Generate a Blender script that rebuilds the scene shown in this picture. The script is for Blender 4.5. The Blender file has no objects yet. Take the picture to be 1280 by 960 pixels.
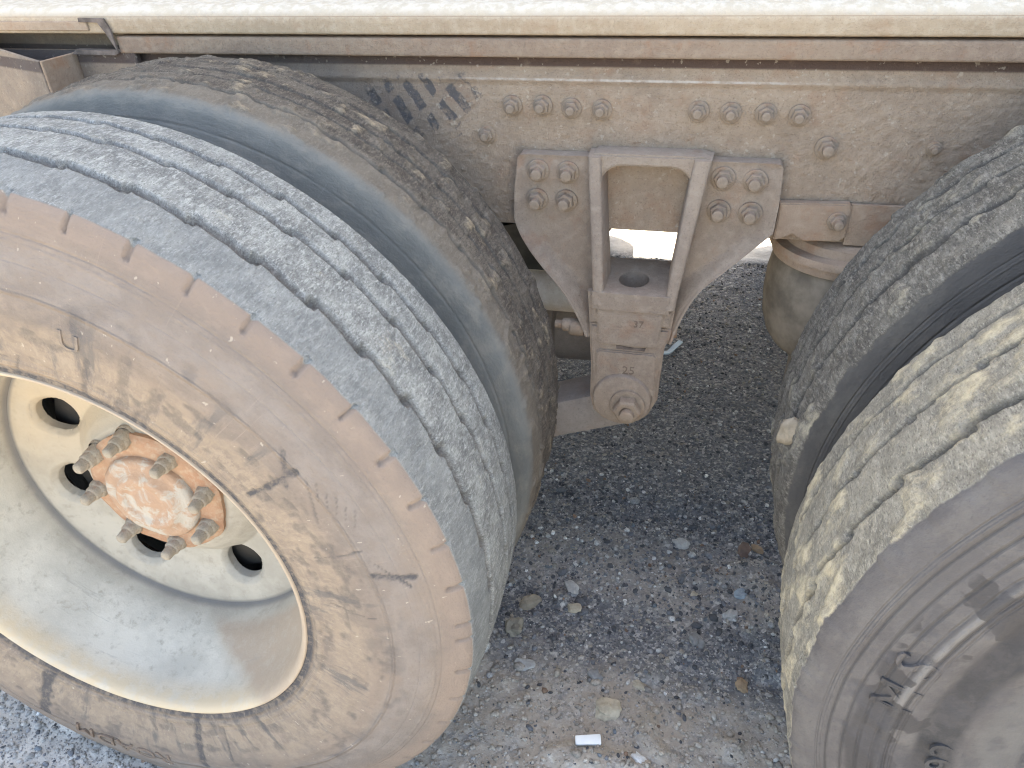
import bpy, bmesh, math, random
import numpy as np
from mathutils import Vector, Matrix, noise as mnoise

S = bpy.context.scene
C = S.collection
rng = np.random.default_rng(7)
random.seed(7)
PI = math.pi
R_ = math.radians

# ------------------------------------------------------------------ camera
YAW, PITCH, ROLL, FPX = 0.2688, 0.5944, -0.0462, 957.88
cam_d = bpy.data.cameras.new('camera')
cam = bpy.data.objects.new('camera', cam_d); C.objects.link(cam)
cam_d.sensor_width = 36.0
cam_d.lens = FPX * 36.0 / 1280.0
cam_d.clip_start = 0.02; cam_d.clip_end = 2000
f0 = Vector((-math.sin(YAW), math.cos(YAW), 0)); r0 = Vector((math.cos(YAW), math.sin(YAW), 0)); u0 = Vector((0, 0, 1))
fw = f0 * math.cos(PITCH) - u0 * math.sin(PITCH); up = u0 * math.cos(PITCH) + f0 * math.sin(PITCH)
rr = r0 * math.cos(ROLL) + up * math.sin(ROLL); uu = -r0 * math.sin(ROLL) + up * math.cos(ROLL)
m = Matrix.Identity(4)
for i in range(3):
    m[i][0] = rr[i]; m[i][1] = uu[i]; m[i][2] = -fw[i]
m[0][3], m[1][3], m[2][3] = 0.0, -0.6475, 1.2295
cam.matrix_world = m
S.camera = cam

# ------------------------------------------------------------------ light
SUN_EL, SUN_AZ = R_(69), R_(12)        # sun high, beyond the trailer (azimuth from +Y towards +X)
w = bpy.data.worlds.new("World"); S.world = w; w.use_nodes = True
wn = w.node_tree
sky = wn.nodes.new('ShaderNodeTexSky'); sky.sky_type = 'NISHITA'; sky.sun_disc = False
sky.sun_elevation = SUN_EL; sky.sun_rotation = SUN_AZ; sky.air_density = 1.0; sky.dust_density = 2.0; sky.ozone_density = 1.0
bg = wn.nodes['Background']; bg.inputs['Strength'].default_value = 0.15
wn.links.new(sky.outputs[0], bg.inputs['Color'])
sd = bpy.data.lights.new('sun', 'SUN'); sd.energy = 4.0; sd.angle = R_(0.53); sd.color = (1.0, 0.95, 0.87)
so = bpy.data.objects.new('sun', sd); C.objects.link(so)
to_sun = Vector((math.cos(SUN_EL) * math.sin(SUN_AZ), math.cos(SUN_EL) * math.cos(SUN_AZ), math.sin(SUN_EL)))
so.rotation_euler = to_sun.to_track_quat('Z', 'Y').to_euler(); so.location = to_sun * 20
vs = S.view_settings
vs.view_transform = 'Standard'; vs.look = 'None'; vs.gamma = 1.0; vs.use_curve_mapping = False
vs.exposure = 2.48
vs.use_white_balance = True; vs.white_balance_temperature = 7900; vs.white_balance_tint = 9
S.cycles.filter_width = 1.1

# ------------------------------------------------------------------ node helper
class V:
    def __init__(s, M, sock): s.M = M; s.s = sock
    def _m(s, op, *o, clamp=False):
        return s.M.math(op, s, *o, clamp=clamp)
    def __add__(s, o): return s._m('ADD', o)
    __radd__ = __add__
    def __sub__(s, o): return s._m('SUBTRACT', o)
    def __rsub__(s, o): return s.M.math('SUBTRACT', o, s)
    def __mul__(s, o): return s._m('MULTIPLY', o)
    __rmul__ = __mul__
    def __truediv__(s, o): return s._m('DIVIDE', o)
    def abs(s): return s._m('ABSOLUTE')
    def clamp(s): return s.M.math('ADD', s, 0.0, clamp=True)
    def map(s, a, b, c=0.0, d=1.0, smooth=True):
        n = s.M.nt.nodes.new('ShaderNodeMapRange'); n.interpolation_type = 'SMOOTHSTEP' if smooth else 'LINEAR'
        s.M.put(n.inputs[0], s)
        for i, v in enumerate((a, b, c, d)): n.inputs[1 + i].default_value = v
        return V(s.M, n.outputs[0])
class Mat:
    def __init__(s, name):
        s.m = bpy.data.materials.new(name); s.m.use_nodes = True; s.nt = s.m.node_tree
        s.b = s.nt.nodes['Principled BSDF']; s.b.inputs['Specular IOR Level'].default_value = 0.3
        tc = s.nt.nodes.new('ShaderNodeTexCoord'); s.obj = V(s, tc.outputs['Object'])
        sp = s.nt.nodes.new('ShaderNodeSeparateXYZ'); s.put(sp.inputs[0], s.obj)
        s.x, s.y, s.z = (V(s, sp.outputs[i]) for i in range(3))
    def put(s, inp, v):
        if isinstance(v, V): s.nt.links.new(v.s, inp)
        elif isinstance(v, (tuple, list)): inp.default_value = tuple(v) + ((1,) if len(v) == 3 and len(inp.default_value) == 4 else ())
        else: inp.default_value = v
    def math(s, op, *a, clamp=False):
        n = s.nt.nodes.new('ShaderNodeMath'); n.operation = op; n.use_clamp = clamp
        for i, v in enumerate(a): s.put(n.inputs[i], v)
        return V(s, n.outputs[0])
    def vec(s, x, y, z):
        n = s.nt.nodes.new('ShaderNodeCombineXYZ')
        for i, v in enumerate((x, y, z)): s.put(n.inputs[i], v)
        return V(s, n.outputs[0])
    def noise(s, scale, detail=6, rough=0.6, vec=None, stretch=None, dist=0.0, off=0.0):
        v = vec or s.obj
        if stretch or off:
            mp = s.nt.nodes.new('ShaderNodeMapping'); s.put(mp.inputs[0], v)
            mp.inputs['Scale'].default_value = stretch or (1, 1, 1); mp.inputs['Location'].default_value = (off, off * .7, off * .3); v = V(s, mp.outputs[0])
        n = s.nt.nodes.new('ShaderNodeTexNoise'); s.put(n.inputs['Vector'], v)
        n.inputs['Scale'].default_value = scale; n.inputs['Detail'].default_value = detail
        n.inputs['Roughness'].default_value = rough; n.inputs['Distortion'].default_value = dist
        return V(s, n.outputs[0])
    def voro(s, scale, vec=None, feature='F1', color=False):
        n = s.nt.nodes.new('ShaderNodeTexVoronoi'); n.feature = feature; s.put(n.inputs['Vector'], vec or s.obj); n.inputs['Scale'].default_value = scale
        return V(s, n.outputs['Color' if color else 'Distance'])
    def mix(s, f, a, b, mode='MIX'):
        n = s.nt.nodes.new('ShaderNodeMix'); n.data_type = 'RGBA'; n.blend_type = mode; n.clamp_factor = True
        s.put(n.inputs[0], f); s.put(n.inputs[6], a); s.put(n.inputs[7], b)
        return V(s, n.outputs[2])
    def ramp(s, f, stops):
        n = s.nt.nodes.new('ShaderNodeValToRGB'); s.put(n.inputs[0], f); e = n.color_ramp.elements
        while len(e) < len(stops): e.new(0.5)
        for q, (p, c) in zip(e, stops): q.position = p; q.color = (*c, 1)
        return V(s, n.outputs[0])
    def attr(s, name, color=False):
        n = s.nt.nodes.new('ShaderNodeAttribute'); n.attribute_name = name
        return V(s, n.outputs['Color' if color else 'Fac'])
    def done(s, col, rough=0.85, bump=None, dist=0.001, strength=1.0, metal=0.0, spec=0.3):
        s.put(s.b.inputs['Base Color'], col); s.put(s.b.inputs['Roughness'], rough); s.b.inputs['Metallic'].default_value = metal
        s.b.inputs['Specular IOR Level'].default_value = spec
        if bump is not None:
            n = s.nt.nodes.new('ShaderNodeBump'); s.put(n.inputs['Height'], bump)
            n.inputs['Strength'].default_value = strength; n.inputs['Distance'].default_value = dist
            s.nt.links.new(n.outputs[0], s.b.inputs['Normal'])
        return s.m

# ------------------------------------------------------------------ object helpers
def link(name, me, mat=None, parent=None, loc=None, smooth=True):
    o = bpy.data.objects.new(name, me); C.objects.link(o)
    if mat is not None and not me.materials: me.materials.append(mat)
    if parent is not None: o.parent = parent
    if loc is not None: o.location = loc
    if smooth: me.polygons.foreach_set('use_smooth', [True] * len(me.polygons))
    return o
def empty(name, loc=(0, 0, 0), parent=None):
    o = bpy.data.objects.new(name, None); C.objects.link(o); o.location = loc; o.empty_display_size = 0.1
    if parent is not None: o.parent = parent
    return o
def tag(o, label=None, cat=None, group=None, kind=None):
    for k, v in (('label', label), ('category', cat), ('group', group), ('kind', kind)):
        if v: o[k] = v
    return o
def mesh_np(name, co, quads):
    me = bpy.data.meshes.new(name)
    co = np.ascontiguousarray(co, np.float32); quads = np.ascontiguousarray(quads, np.int32); k = quads.shape[1]
    me.vertices.add(len(co)); me.vertices.foreach_set('co', co.ravel())
    me.loops.add(quads.size); me.loops.foreach_set('vertex_index', quads.ravel())
    me.polygons.add(len(quads)); me.polygons.foreach_set('loop_start', np.arange(0, quads.size, k, dtype=np.int32))
    me.update(calc_edges=True); return me
def grid_faces(nu, nv, wrap=False):
    i = np.arange(nu if wrap else nu - 1); j = np.arange(nv - 1)
    I, J = np.meshgrid(i, j, indexing='ij'); I2 = (I + 1) % nu
    return np.stack([I * nv + J, I2 * nv + J, I2 * nv + J + 1, I * nv + J + 1], -1).reshape(-1, 4)
def fattr(me, name, vals):
    a = me.attributes.new(name, 'FLOAT', 'POINT'); a.data.foreach_set('value', np.ascontiguousarray(vals, np.float32).ravel())
def vnoise(u, v, nu, nv, seed):
    """smooth value noise, periodic in u (u in 0..1), v in 0..1; result about 0..1"""
    g = np.random.default_rng(seed).random((nu, nv + 2))
    a = u * nu; b = np.clip(v, 0, 0.9999) * nv
    ia = np.floor(a).astype(int); ib = np.floor(b).astype(int)
    fa = a - ia; fb = b - ib; fa = fa * fa * (3 - 2 * fa); fb = fb * fb * (3 - 2 * fb)
    ia %= nu; ja = (ia + 1) % nu
    return (g[ia, ib] * (1 - fa) + g[ja, ib] * fa) * (1 - fb) + (g[ia, ib + 1] * (1 - fa) + g[ja, ib + 1] * fa) * fb
def fbm(u, v, nu, nv, seed, n=3):
    s = 0; t = 0
    for k in range(n):
        s = s + vnoise(u, v, int(nu * 2 ** k), int(nv * 2 ** k), seed + k) * 0.5 ** k; t += 0.5 ** k
    return s / t
def sst(a, b, x):
    t = np.clip((x - a) / (b - a), 0, 1); return t * t * (3 - 2 * t)
def lathe(bm, prof, n=48, cap0=False, cap1=False, axis='Y', c=(0, 0, 0), rfun=None):
    """prof: list of (a, r): a along the axis"""
    rings = []
    for a, r in prof:
        ring = []
        for k in range(n):
            t = 2 * PI * k / n; q = r * (rfun(t, a) if rfun else 1)
            p = {'Y': (q * math.cos(t), a, q * math.sin(t)), 'Z': (q * math.cos(t), q * math.sin(t), a), 'X': (a, q * math.cos(t), q * math.sin(t))}[axis]
            ring.append(bm.verts.new((p[0] + c[0], p[1] + c[1], p[2] + c[2])))
        rings.append(ring)
    for A, B in zip(rings, rings[1:]):
        for k in range(n): bm.faces.new((A[k], A[(k + 1) % n], B[(k + 1) % n], B[k]))
    if cap0: bm.faces.new(rings[0])
    if cap1: bm.faces.new(rings[-1])
    return rings
def finish(bm, name, recalc=True):
    if recalc: bmesh.ops.recalc_face_normals(bm, faces=bm.faces)
    me = bpy.data.meshes.new(name); bm.to_mesh(me); bm.free(); return me
def box(bm, x0, x1, y0, y1, z0, z1, bev=0.0):
    r = bmesh.ops.create_cube(bm, size=1.0)
    vsx = r['verts']
    for v in vsx: v.co = Vector(((x0 + x1) / 2 + v.co.x * (x1 - x0), (y0 + y1) / 2 + v.co.y * (y1 - y0), (z0 + z1) / 2 + v.co.z * (z1 - z0)))
    if bev:
        ed = list({e for v in vsx for e in v.link_edges})
        bmesh.ops.bevel(bm, geom=ed, offset=bev, segments=2, affect='EDGES', profile=0.6)
def autosmooth(o, deg=35):
    me = o.data
    me.polygons.foreach_set('use_smooth', [True] * len(me.polygons))
    try: me.set_sharp_from_angle(angle=R_(deg))
    except Exception: pass
    return o
def roughen(me, amp, freq, seed=0, sub=None):
    """push the vertices about a little, so cast iron and dried mud do not read as perfect planes"""
    for v in me.vertices:
        p = v.co * freq + Vector((seed, seed * 2.3, 0)); d = mnoise.noise_vector(p)
        v.co = v.co + d * amp
def outline_solid(bm, pts, y0, y1, bev=0.0):
    """closed polygon in x,z extruded from y0 (front, nearer the camera) to y1"""
    a = [bm.verts.new((x, y0, z)) for x, z in pts]; b = [bm.verts.new((x, y1, z)) for x, z in pts]
    n = len(pts); fs = [bm.faces.new(a), bm.faces.new(b[::-1])]
    for k in range(n): bm.faces.new((a[k], b[k], b[(k + 1) % n], a[(k + 1) % n]))
    bmesh.ops.recalc_face_normals(bm, faces=bm.faces)
    if bev:
        ed = [e for e in fs[0].edges]
        bmesh.ops.bevel(bm, geom=ed, offset=bev, segments=2, affect='EDGES')

# ------------------------------------------------------------------ materials
def mat_dust(name, a, b, c, rust=0.0, lump=1.0, strip=False, rail=False):
    M = Mat(name)
    n1 = M.noise(9, 5, 0.6); n2 = M.noise(70, 6, 0.65, off=3); n3 = M.noise(330, 4, 0.7, off=9)
    col = M.mix(n1.map(.35, .65), a, b); col = M.mix(n2.map(.42, .72) * .55, col, c)
    col = M.mix(n3.map(.52, .70) * (.6 if strip else .45), col, (a[0] * .55, a[1] * .52, a[2] * .5))
    if rust: col = M.mix(M.noise(16, 6, .7, off=5).map(.52, .68) * rust, col, (.30, .125, .055))
    if strip:   # shadow line under the flange lip painted as a dark brown strip, and patches where mud was wiped off by the tyre
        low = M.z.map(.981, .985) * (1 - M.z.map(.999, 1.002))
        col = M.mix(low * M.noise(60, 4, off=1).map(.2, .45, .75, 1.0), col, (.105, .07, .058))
        ex = (M.x + .445) * 10.5; ez = (M.z - .925) * 17.0
        wip = 1.15 - M.math('SQRT', ex * ex + ez * ez) + (M.noise(17, 7, .7, off=11) - .5) * 2.6
        st = M.math('SINE', (M.x * .86 + M.z * .5) * 210.0 + n1 * 9.0).map(-.3, .5); st2 = M.math('SINE', (M.x * .7 - M.z * .7) * 120.0 + n1 * 5.0).map(.6, .95)
        col = M.mix(wip.map(.25, .5) * (st * (1 - st2)).map(0, 1, .2, .9) * M.noise(70, 5, .7, off=3).map(.3, .5, .35, 1), col, (.095, .093, .098))
        col = M.mix((M.z - .966).abs().map(.0008, .0024, 1, 0) * (1 - (M.x + .13).abs().map(.15, .32)) * n2.map(.35, .6, .3, 1), col, (.52, .46, .41))  # whitish streak: highlight along the ridge painted into the colour
        spk = M.noise(120, 3, .5, off=33).map(.64, .70); col = M.mix(spk * .5, col, (.50, .43, .35))
        tyre_shade_l = (1 - M.x.map(-.62, -.40)) * M.noise(8, 5, .6, off=15).map(.25, .6)
        col = M.mix(tyre_shade_l * .55, col, (.13, .12, .115))  # soft shadow of the left tyre on the web, painted in
        tyre_shade_r = M.x.map(.30, .55) * M.noise(8, 5, .6, off=19).map(.3, .6)
        col = M.mix(tyre_shade_r * .6, col, (.14, .125, .115))  # same painted shadow towards the right tyre
    if rail:    # brown dust on the upright face, lighter top to paint in the sky light falling on it
        up = (M.z + (n2 - .5) * .008 + (n1 - .5) * .008).map(1.048, 1.065)
        col = M.mix(up, col, M.mix(n2.map(.4, .6), (.66, .60, .51), (.56, .49, .39)))
        col = M.mix((M.z - 1.0535).abs().map(.0003, .0010, 1, 0) * .6, col, (.30, .22, .15))
    h = n2 * .6 + n3 * .5 * lump + M.noise(160, 3, .5, off=2) * .5
    return M.done(col, .93, h + M.noise(600, 3, .6, off=6) * .4, (.0040 if strip else .0026) * lump, .9)
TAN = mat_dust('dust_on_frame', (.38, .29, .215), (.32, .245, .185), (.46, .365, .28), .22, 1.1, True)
TANB = mat_dust('dust_on_casting', (.335, .265, .208), (.285, .225, .18), (.415, .34, .27), .25, 1.0)
TANBOLT = mat_dust('dust_on_bolts', (.32, .25, .19), (.26, .20, .15), (.40, .32, .25), .35, .8)
RAIL = mat_dust('dust_on_rail', (.43, .335, .24), (.38, .29, .205), (.52, .43, .33), .18, .9, rail=True)
LIP = mat_dust('dust_on_flange', (.30, .222, .165), (.26, .19, .145), (.37, .29, .22), .3, .9)
WHITE = mat_dust('dusty_white_paint', (.66, .62, .56), (.60, .54, .46), (.75, .72, .67), .1, .5)
PINK = mat_dust('dusty_red_oxide', (.37, .278, .205), (.31, .225, .165), (.43, .335, .255), .35, .8)
GREYARM = mat_dust('grey_painted_arm', (.30, .265, .24), (.24, .215, .20), (.36, .32, .29), .15, .5)
def mat_simple(name, c, rough=.8, sc=40, var=.35):
    M = Mat(name); n = M.noise(sc, 6, .6)
    col = M.mix(n.map(.3, .7), tuple(v * (1 - var) for v in c), tuple(min(1, v * (1 + var)) for v in c))
    return M.done(col, rough, M.noise(sc * 5, 4, .6), .001, .7)
BELLOWS = mat_simple('bellows_rubber', (.20, .168, .13), .8, 20)
CASTD = mat_simple('rubbed_marks_and_gap_shade', (.15, .12, .105), .8, 60)
DARK = mat_simple('dark_underbody', (.05, .045, .04), .9, 10)

def tyre_mat(name, side, side2, side3, tread, tread2, worn, mudc, mud_lo, mud_hi, edge=.098, ragged=0.0, shoulder=None, inner_mud=False, scuff=.6, kind_soft=False, bands=False, dish=False, rings=((.4235, .0026, 2.0), (.480, .0014, -.8), (.4725, .0018, .5), (.455, .0012, -.4), (.334, .0016, -.5), (.326, .0022, .7), (.3165, .003, -2.4))):
    M = Mat(name)
    rad = M.math('SQRT', M.x * M.x + M.z * M.z)
    th = M.math('ARCTAN2', M.x, M.z)
    cyl = M.vec(th * .51, M.y, rad)
    # sidewall: dust brushed round the wheel plus blotches
    s1 = M.noise(7, 6, .62, cyl, (1, 1, 2)); s2 = M.noise(30, 7, .7, cyl, (.8, 1, 1.2), off=4); s3 = M.noise(200, 5, .75, cyl, (.8, 1, 1.3), off=2)
    sc = M.mix(s1.map(.36, .64), side, side2); sc = M.mix(s2.map(.42, .74) * .7, sc, side3)
    sc = M.mix(s3.map(.56, .72) * .35, sc, tuple(v * .6 for v in side))
    sc = M.mix(M.noise(16, 6, .72, cyl, (.3, 1, 3.2), off=8).map(.52, .68) * .28, sc, tuple(v * .72 for v in side2))
    rj = rad + (M.noise(9, 5, .6, cyl, off=51) - .5) * .03
    scr = M.noise(60, 5, .7, M.vec(th * .51, 0.0, rad), (2.2, 1, .10), off=91).map(.60, .68)
    sc = M.mix(scr * .30, sc, tuple(v * 1.5 for v in side))
    if bands:   # pinkish dust by the shoulder, grey scuffed belt, warm dried mud by the bead
        sc = M.mix(rj.map(.470, .497) * .5, sc, (.262, .205, .172))
        belt = rj.map(.405, .440) * (1 - rj.map(.455, .490))
        sc = M.mix(belt * s2.map(.35, .6, .2, .6), sc, (.225, .205, .195))
        sc = M.mix((1 - rj.map(.375, .41)) * s2.map(.35, .6, .15, .6), sc, (.31, .25, .19))
        drip = M.noise(24, 6, .6, cyl, (1.2, 1, .35), off=61).map(.56, .66) * (1 - rj.map(.40, .44))
        sc = M.mix(drip * .75, sc, (.13, .122, .12))
        fl = M.noise(48, 6, .75, cyl, (1.4, 1, .8), off=65).map(.50, .58) * (1 - rj.map(.36, .40)); sc = M.mix(fl * .32, sc, (.38, .31, .24))
        spk = M.noise(95, 3, .5, cyl, (1.2, 1, 1), off=71).map(.69, .74)
        sc = M.mix(spk * .5, sc, (.50, .45, .38))
    if dish:
        sc = M.mix(rj.map(.380, .392) * (1 - rj.map(.412, .422)) * s2.map(.38, .55, .5, .95), sc, (.05, .05, .053))
        sc = M.mix((1 - rj.map(.355, .385)) * .5, sc, (.15, .15, .148))
        for q in (.466, .4795, .493, .4415): sc = M.mix((rad - q).abs().map(.0004, .0014, 1, 0) * .55, sc, (.04, .04, .042))
        sc = M.mix((rad - .4475).abs().map(.0015, .004, 1, 0) * .6, sc, (.23, .225, .22))  # pale ring: highlight on the raised step painted into the colour
        sc = M.mix(M.noise(11, 4, .5, cyl, off=81).map(.50, .515) * rj.map(.40, .41) * (1 - rj.map(.472, .480)) * .8, sc, (.055, .053, .055))
    # wiped, darker places, stronger towards the bead
    g = M.attr('gouge_and_gap')
    sc = M.mix(g * M.noise(60, 6, .75, cyl, off=1).map(.35, .58, .35, 1.0), sc, (.075, .074, .08))
    # tread: abraded rubber, torn across
    t1 = M.noise(26, 6, .65, cyl, (1, 1.2, 1), off=7); t2 = M.noise(150, 5, .7, cyl, (1.6, .45, 1), off=12); t3 = M.noise(520, 3, .7, cyl, (1.4, .5, 1), off=6)
    tc = M.mix(t1.map(.38, .62), tread, tread2)
    tc = M.mix(t2.map(.46, .68) * .7, tc, worn)
    tc = M.mix(t3.map(.56, .70) * .5, tc, tuple(min(1, v * 1.45) for v in worn))
    tc = M.mix((1 - t2.map(.28, .42)) * .55, tc, tuple(v * .45 for v in tread))
    tc = M.mix((1 - t3.map(.34, .46)) * .6, tc, tuple(v * .35 for v in tread))
    tc = M.mix(M.noise(60, 6, .7, cyl, (1.5, .5, 1), off=77).map(.54, .66) * .45, tc, tuple(v * .5 for v in tread2))
    mud = M.attr('mud')
    mn = M.noise(75, 8, .78, cyl, (.6, 1.1, 1), off=21)
    mc = M.mix(mn.map(.35, .65), mudc, tuple(min(1, v * 1.3) for v in mudc))
    tc = M.mix((mud + (mn - .5) * 1.7).map(mud_lo, mud_hi) * .85, tc, mc)
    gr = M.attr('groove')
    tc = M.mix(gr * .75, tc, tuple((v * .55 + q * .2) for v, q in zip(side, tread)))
    # where tread meets sidewall
    e = (M.y * -1.0) + (M.noise(22, 6, .7, cyl, off=31) - .5) * ragged
    ew = .016 if kind_soft else .0015
    f = M.math('MAXIMUM', (e).map(edge - ew, edge + ew * .6), M.y.map(edge + .012, edge + .020))
    if shoulder:
        sh = (1 - (M.y + (M.noise(20, 5, .65, cyl, off=44) - .5) * (.05 if kind_soft else .0)).map(-.060 if kind_soft else -.047, -.040 if kind_soft else -.043)) * M.noise(18, 5, .6, cyl, off=14).map(.25, .6, .45, 1)
        tc = M.mix(sh * .55, tc, shoulder)
    col = M.mix(f, tc, sc)
    bump = (t2 * 1.0 + t3 * .7) * (1 - f) + (s3 * .6 + s2 * .35) * f
    for r, w_, h in rings: bump = bump + (rad - r).abs().map(0, w_ * 1.5, h * .42, 0) * s2.map(.3, .6, .3, 1.0) * f
    return M.done(col, .9, bump, .0036, 1.0)
SIDE_L = tyre_mat('left_outer_tyre_rubber', (.235, .190, .158), (.185, .156, .138), (.30, .245, .20), (.195, .205, .203), (.31, .325, .315), (.50, .52, .51), (.42, .385, .30), .70, 1.25, .104, .0035, (.20, .215, .22), bands=True)
SIDE_LI = tyre_mat('left_inner_tyre_rubber', (.165, .172, .165), (.125, .133, .130), (.235, .225, .20), (.088, .074, .063), (.15, .13, .108), (.25, .215, .175), (.38, .31, .215), .55, 1.15, .101, .004, (.25, .22, .18), kind_soft=True, rings=((.486, .002, -.7), (.462, .002, .5)))
SIDE_R = tyre_mat('right_outer_tyre_rubber', (.086, .081, .084), (.110, .105, .106), (.15, .143, .138), (.20, .19, .165), (.28, .265, .225), (.40, .38, .325), (.46, .405, .29), .30, 1.0, .100, .009, scuff=.9, dish=True, rings=((.4475, .003, 1.6), (.4415, .0016, -1.8), (.4535, .0014, -1.4), (.436, .0016, -1.4), (.466, .0018, -1.8), (.4795, .0018, -1.6), (.493, .0016, -1.5), (.497, .0012, .9), (.5015, .0012, -1.2), (.392, .003, -.8)))
SIDE_RI = tyre_mat('right_inner_tyre_rubber', (.062, .061, .062), (.080, .078, .077), (.12, .115, .105), (.105, .098, .088), (.175, .165, .145), (.33, .31, .27), (.40, .365, .28), .50, 1.2, .108, .016, rings=((.500, .0012, -1.0), (.4945, .0012, .7), (.482, .0016, -1.4), (.466, .0016, -1.2), (.449, .003, .8)))

def mat_rim():
    M = Mat('pale_rim_paint'); rad = M.math('SQRT', M.x * M.x + M.z * M.z); th = M.math('ARCTAN2', M.z, M.x)
    cyl = M.vec(th * .28, M.y, rad)
    n = M.noise(12, 6, .65); n2 = M.noise(60, 6, .7, off=4); fine = M.noise(300, 4, .6, off=2)
    col = M.mix(n.map(.35, .65), (.335, .31, .265), (.43, .40, .345))
    col = M.mix((1 - M.y.map(.0, .035)), col, M.mix(n.map(.35, .65), (.43, .41, .36), (.53, .505, .445)))  # barrel paler than the disc: lit and shaded parts set by colour
    col = M.mix(n2.map(.54, .74) * .25, col, (.33, .305, .26))
    col = M.mix(n2.map(.50, .72) * .6, col, (.29, .265, .225))
    # cream dust caked along the lip and in the dish
    lip = 1 - M.y.map(-.108, -.070)
    col = M.mix(lip * M.noise(40, 5, .6, off=7).map(.3, .6, .45, 1), col, (.50, .41, .29))
    dish = M.y.map(.025, .05) * (M.z).map(-.10, .12) * M.noise(9, 5, .6, off=9).map(.25, .6, .4, 1)
    col = M.mix(dish * .8, col, (.46, .37, .26))
    # brown mud tide with a clean edge, lower right of the barrel
    e = th + (M.noise(9, 5, .6, off=17) - .5) * .35 + (M.y * 4.0)
    pat = e.map(-1.48, -1.30) * (1 - e.map(.9, 1.1)) * (1 - M.y.map(.0, .03))
    col = M.mix(pat * n2.map(.3, .55, .75, .95), col, (.36, .29, .225))
    # scratches, and a darker ring at the foot of the barrel
    gr = (M.y).map(.030, .043) * (rad.map(.243, .25))
    col = M.mix(gr * .75, col, (.13, .13, .135))
    col = M.mix(M.noise(26, 6, .75, cyl, (.3, 3, 1), off=23).map(.60, .70) * .35, col, (.22, .21, .20))
    return M.done(col, .62, n2 * .7 + fine * .4, .0014, .7, spec=.35)
RIM = mat_rim()
def mat_hub():
    M = Mat('rusty_hub'); n = M.noise(24, 6, .7); n2 = M.noise(110, 5, .7, off=5)
    col = M.mix(n.map(.35, .62), (.385, .25, .17), (.36, .205, .13)); col = M.mix(n2.map(.45, .65) * .7, col, (.42, .32, .235))
    return M.done(col, .9, n2, .0018, .9)
HUB = mat_hub()
def mat_cap():
    M = Mat('flaking_hub_cap'); n = M.noise(30, 5, .7, dist=.6); n2 = M.noise(140, 5, .7, off=5)
    col = M.mix(n.map(.46, .60), (.38, .255, .18), (.42, .385, .335)); col = M.mix(n2.map(.5, .7) * .5, col, (.46, .33, .24))
    return M.done(col, .88, n * .6 + n2, .002, .9)
CAP = mat_cap()
NUT = mat_dust('dusty_grey_nuts', (.37, .325, .26), (.30, .265, .215), (.48, .42, .345), .3, .9)

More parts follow.
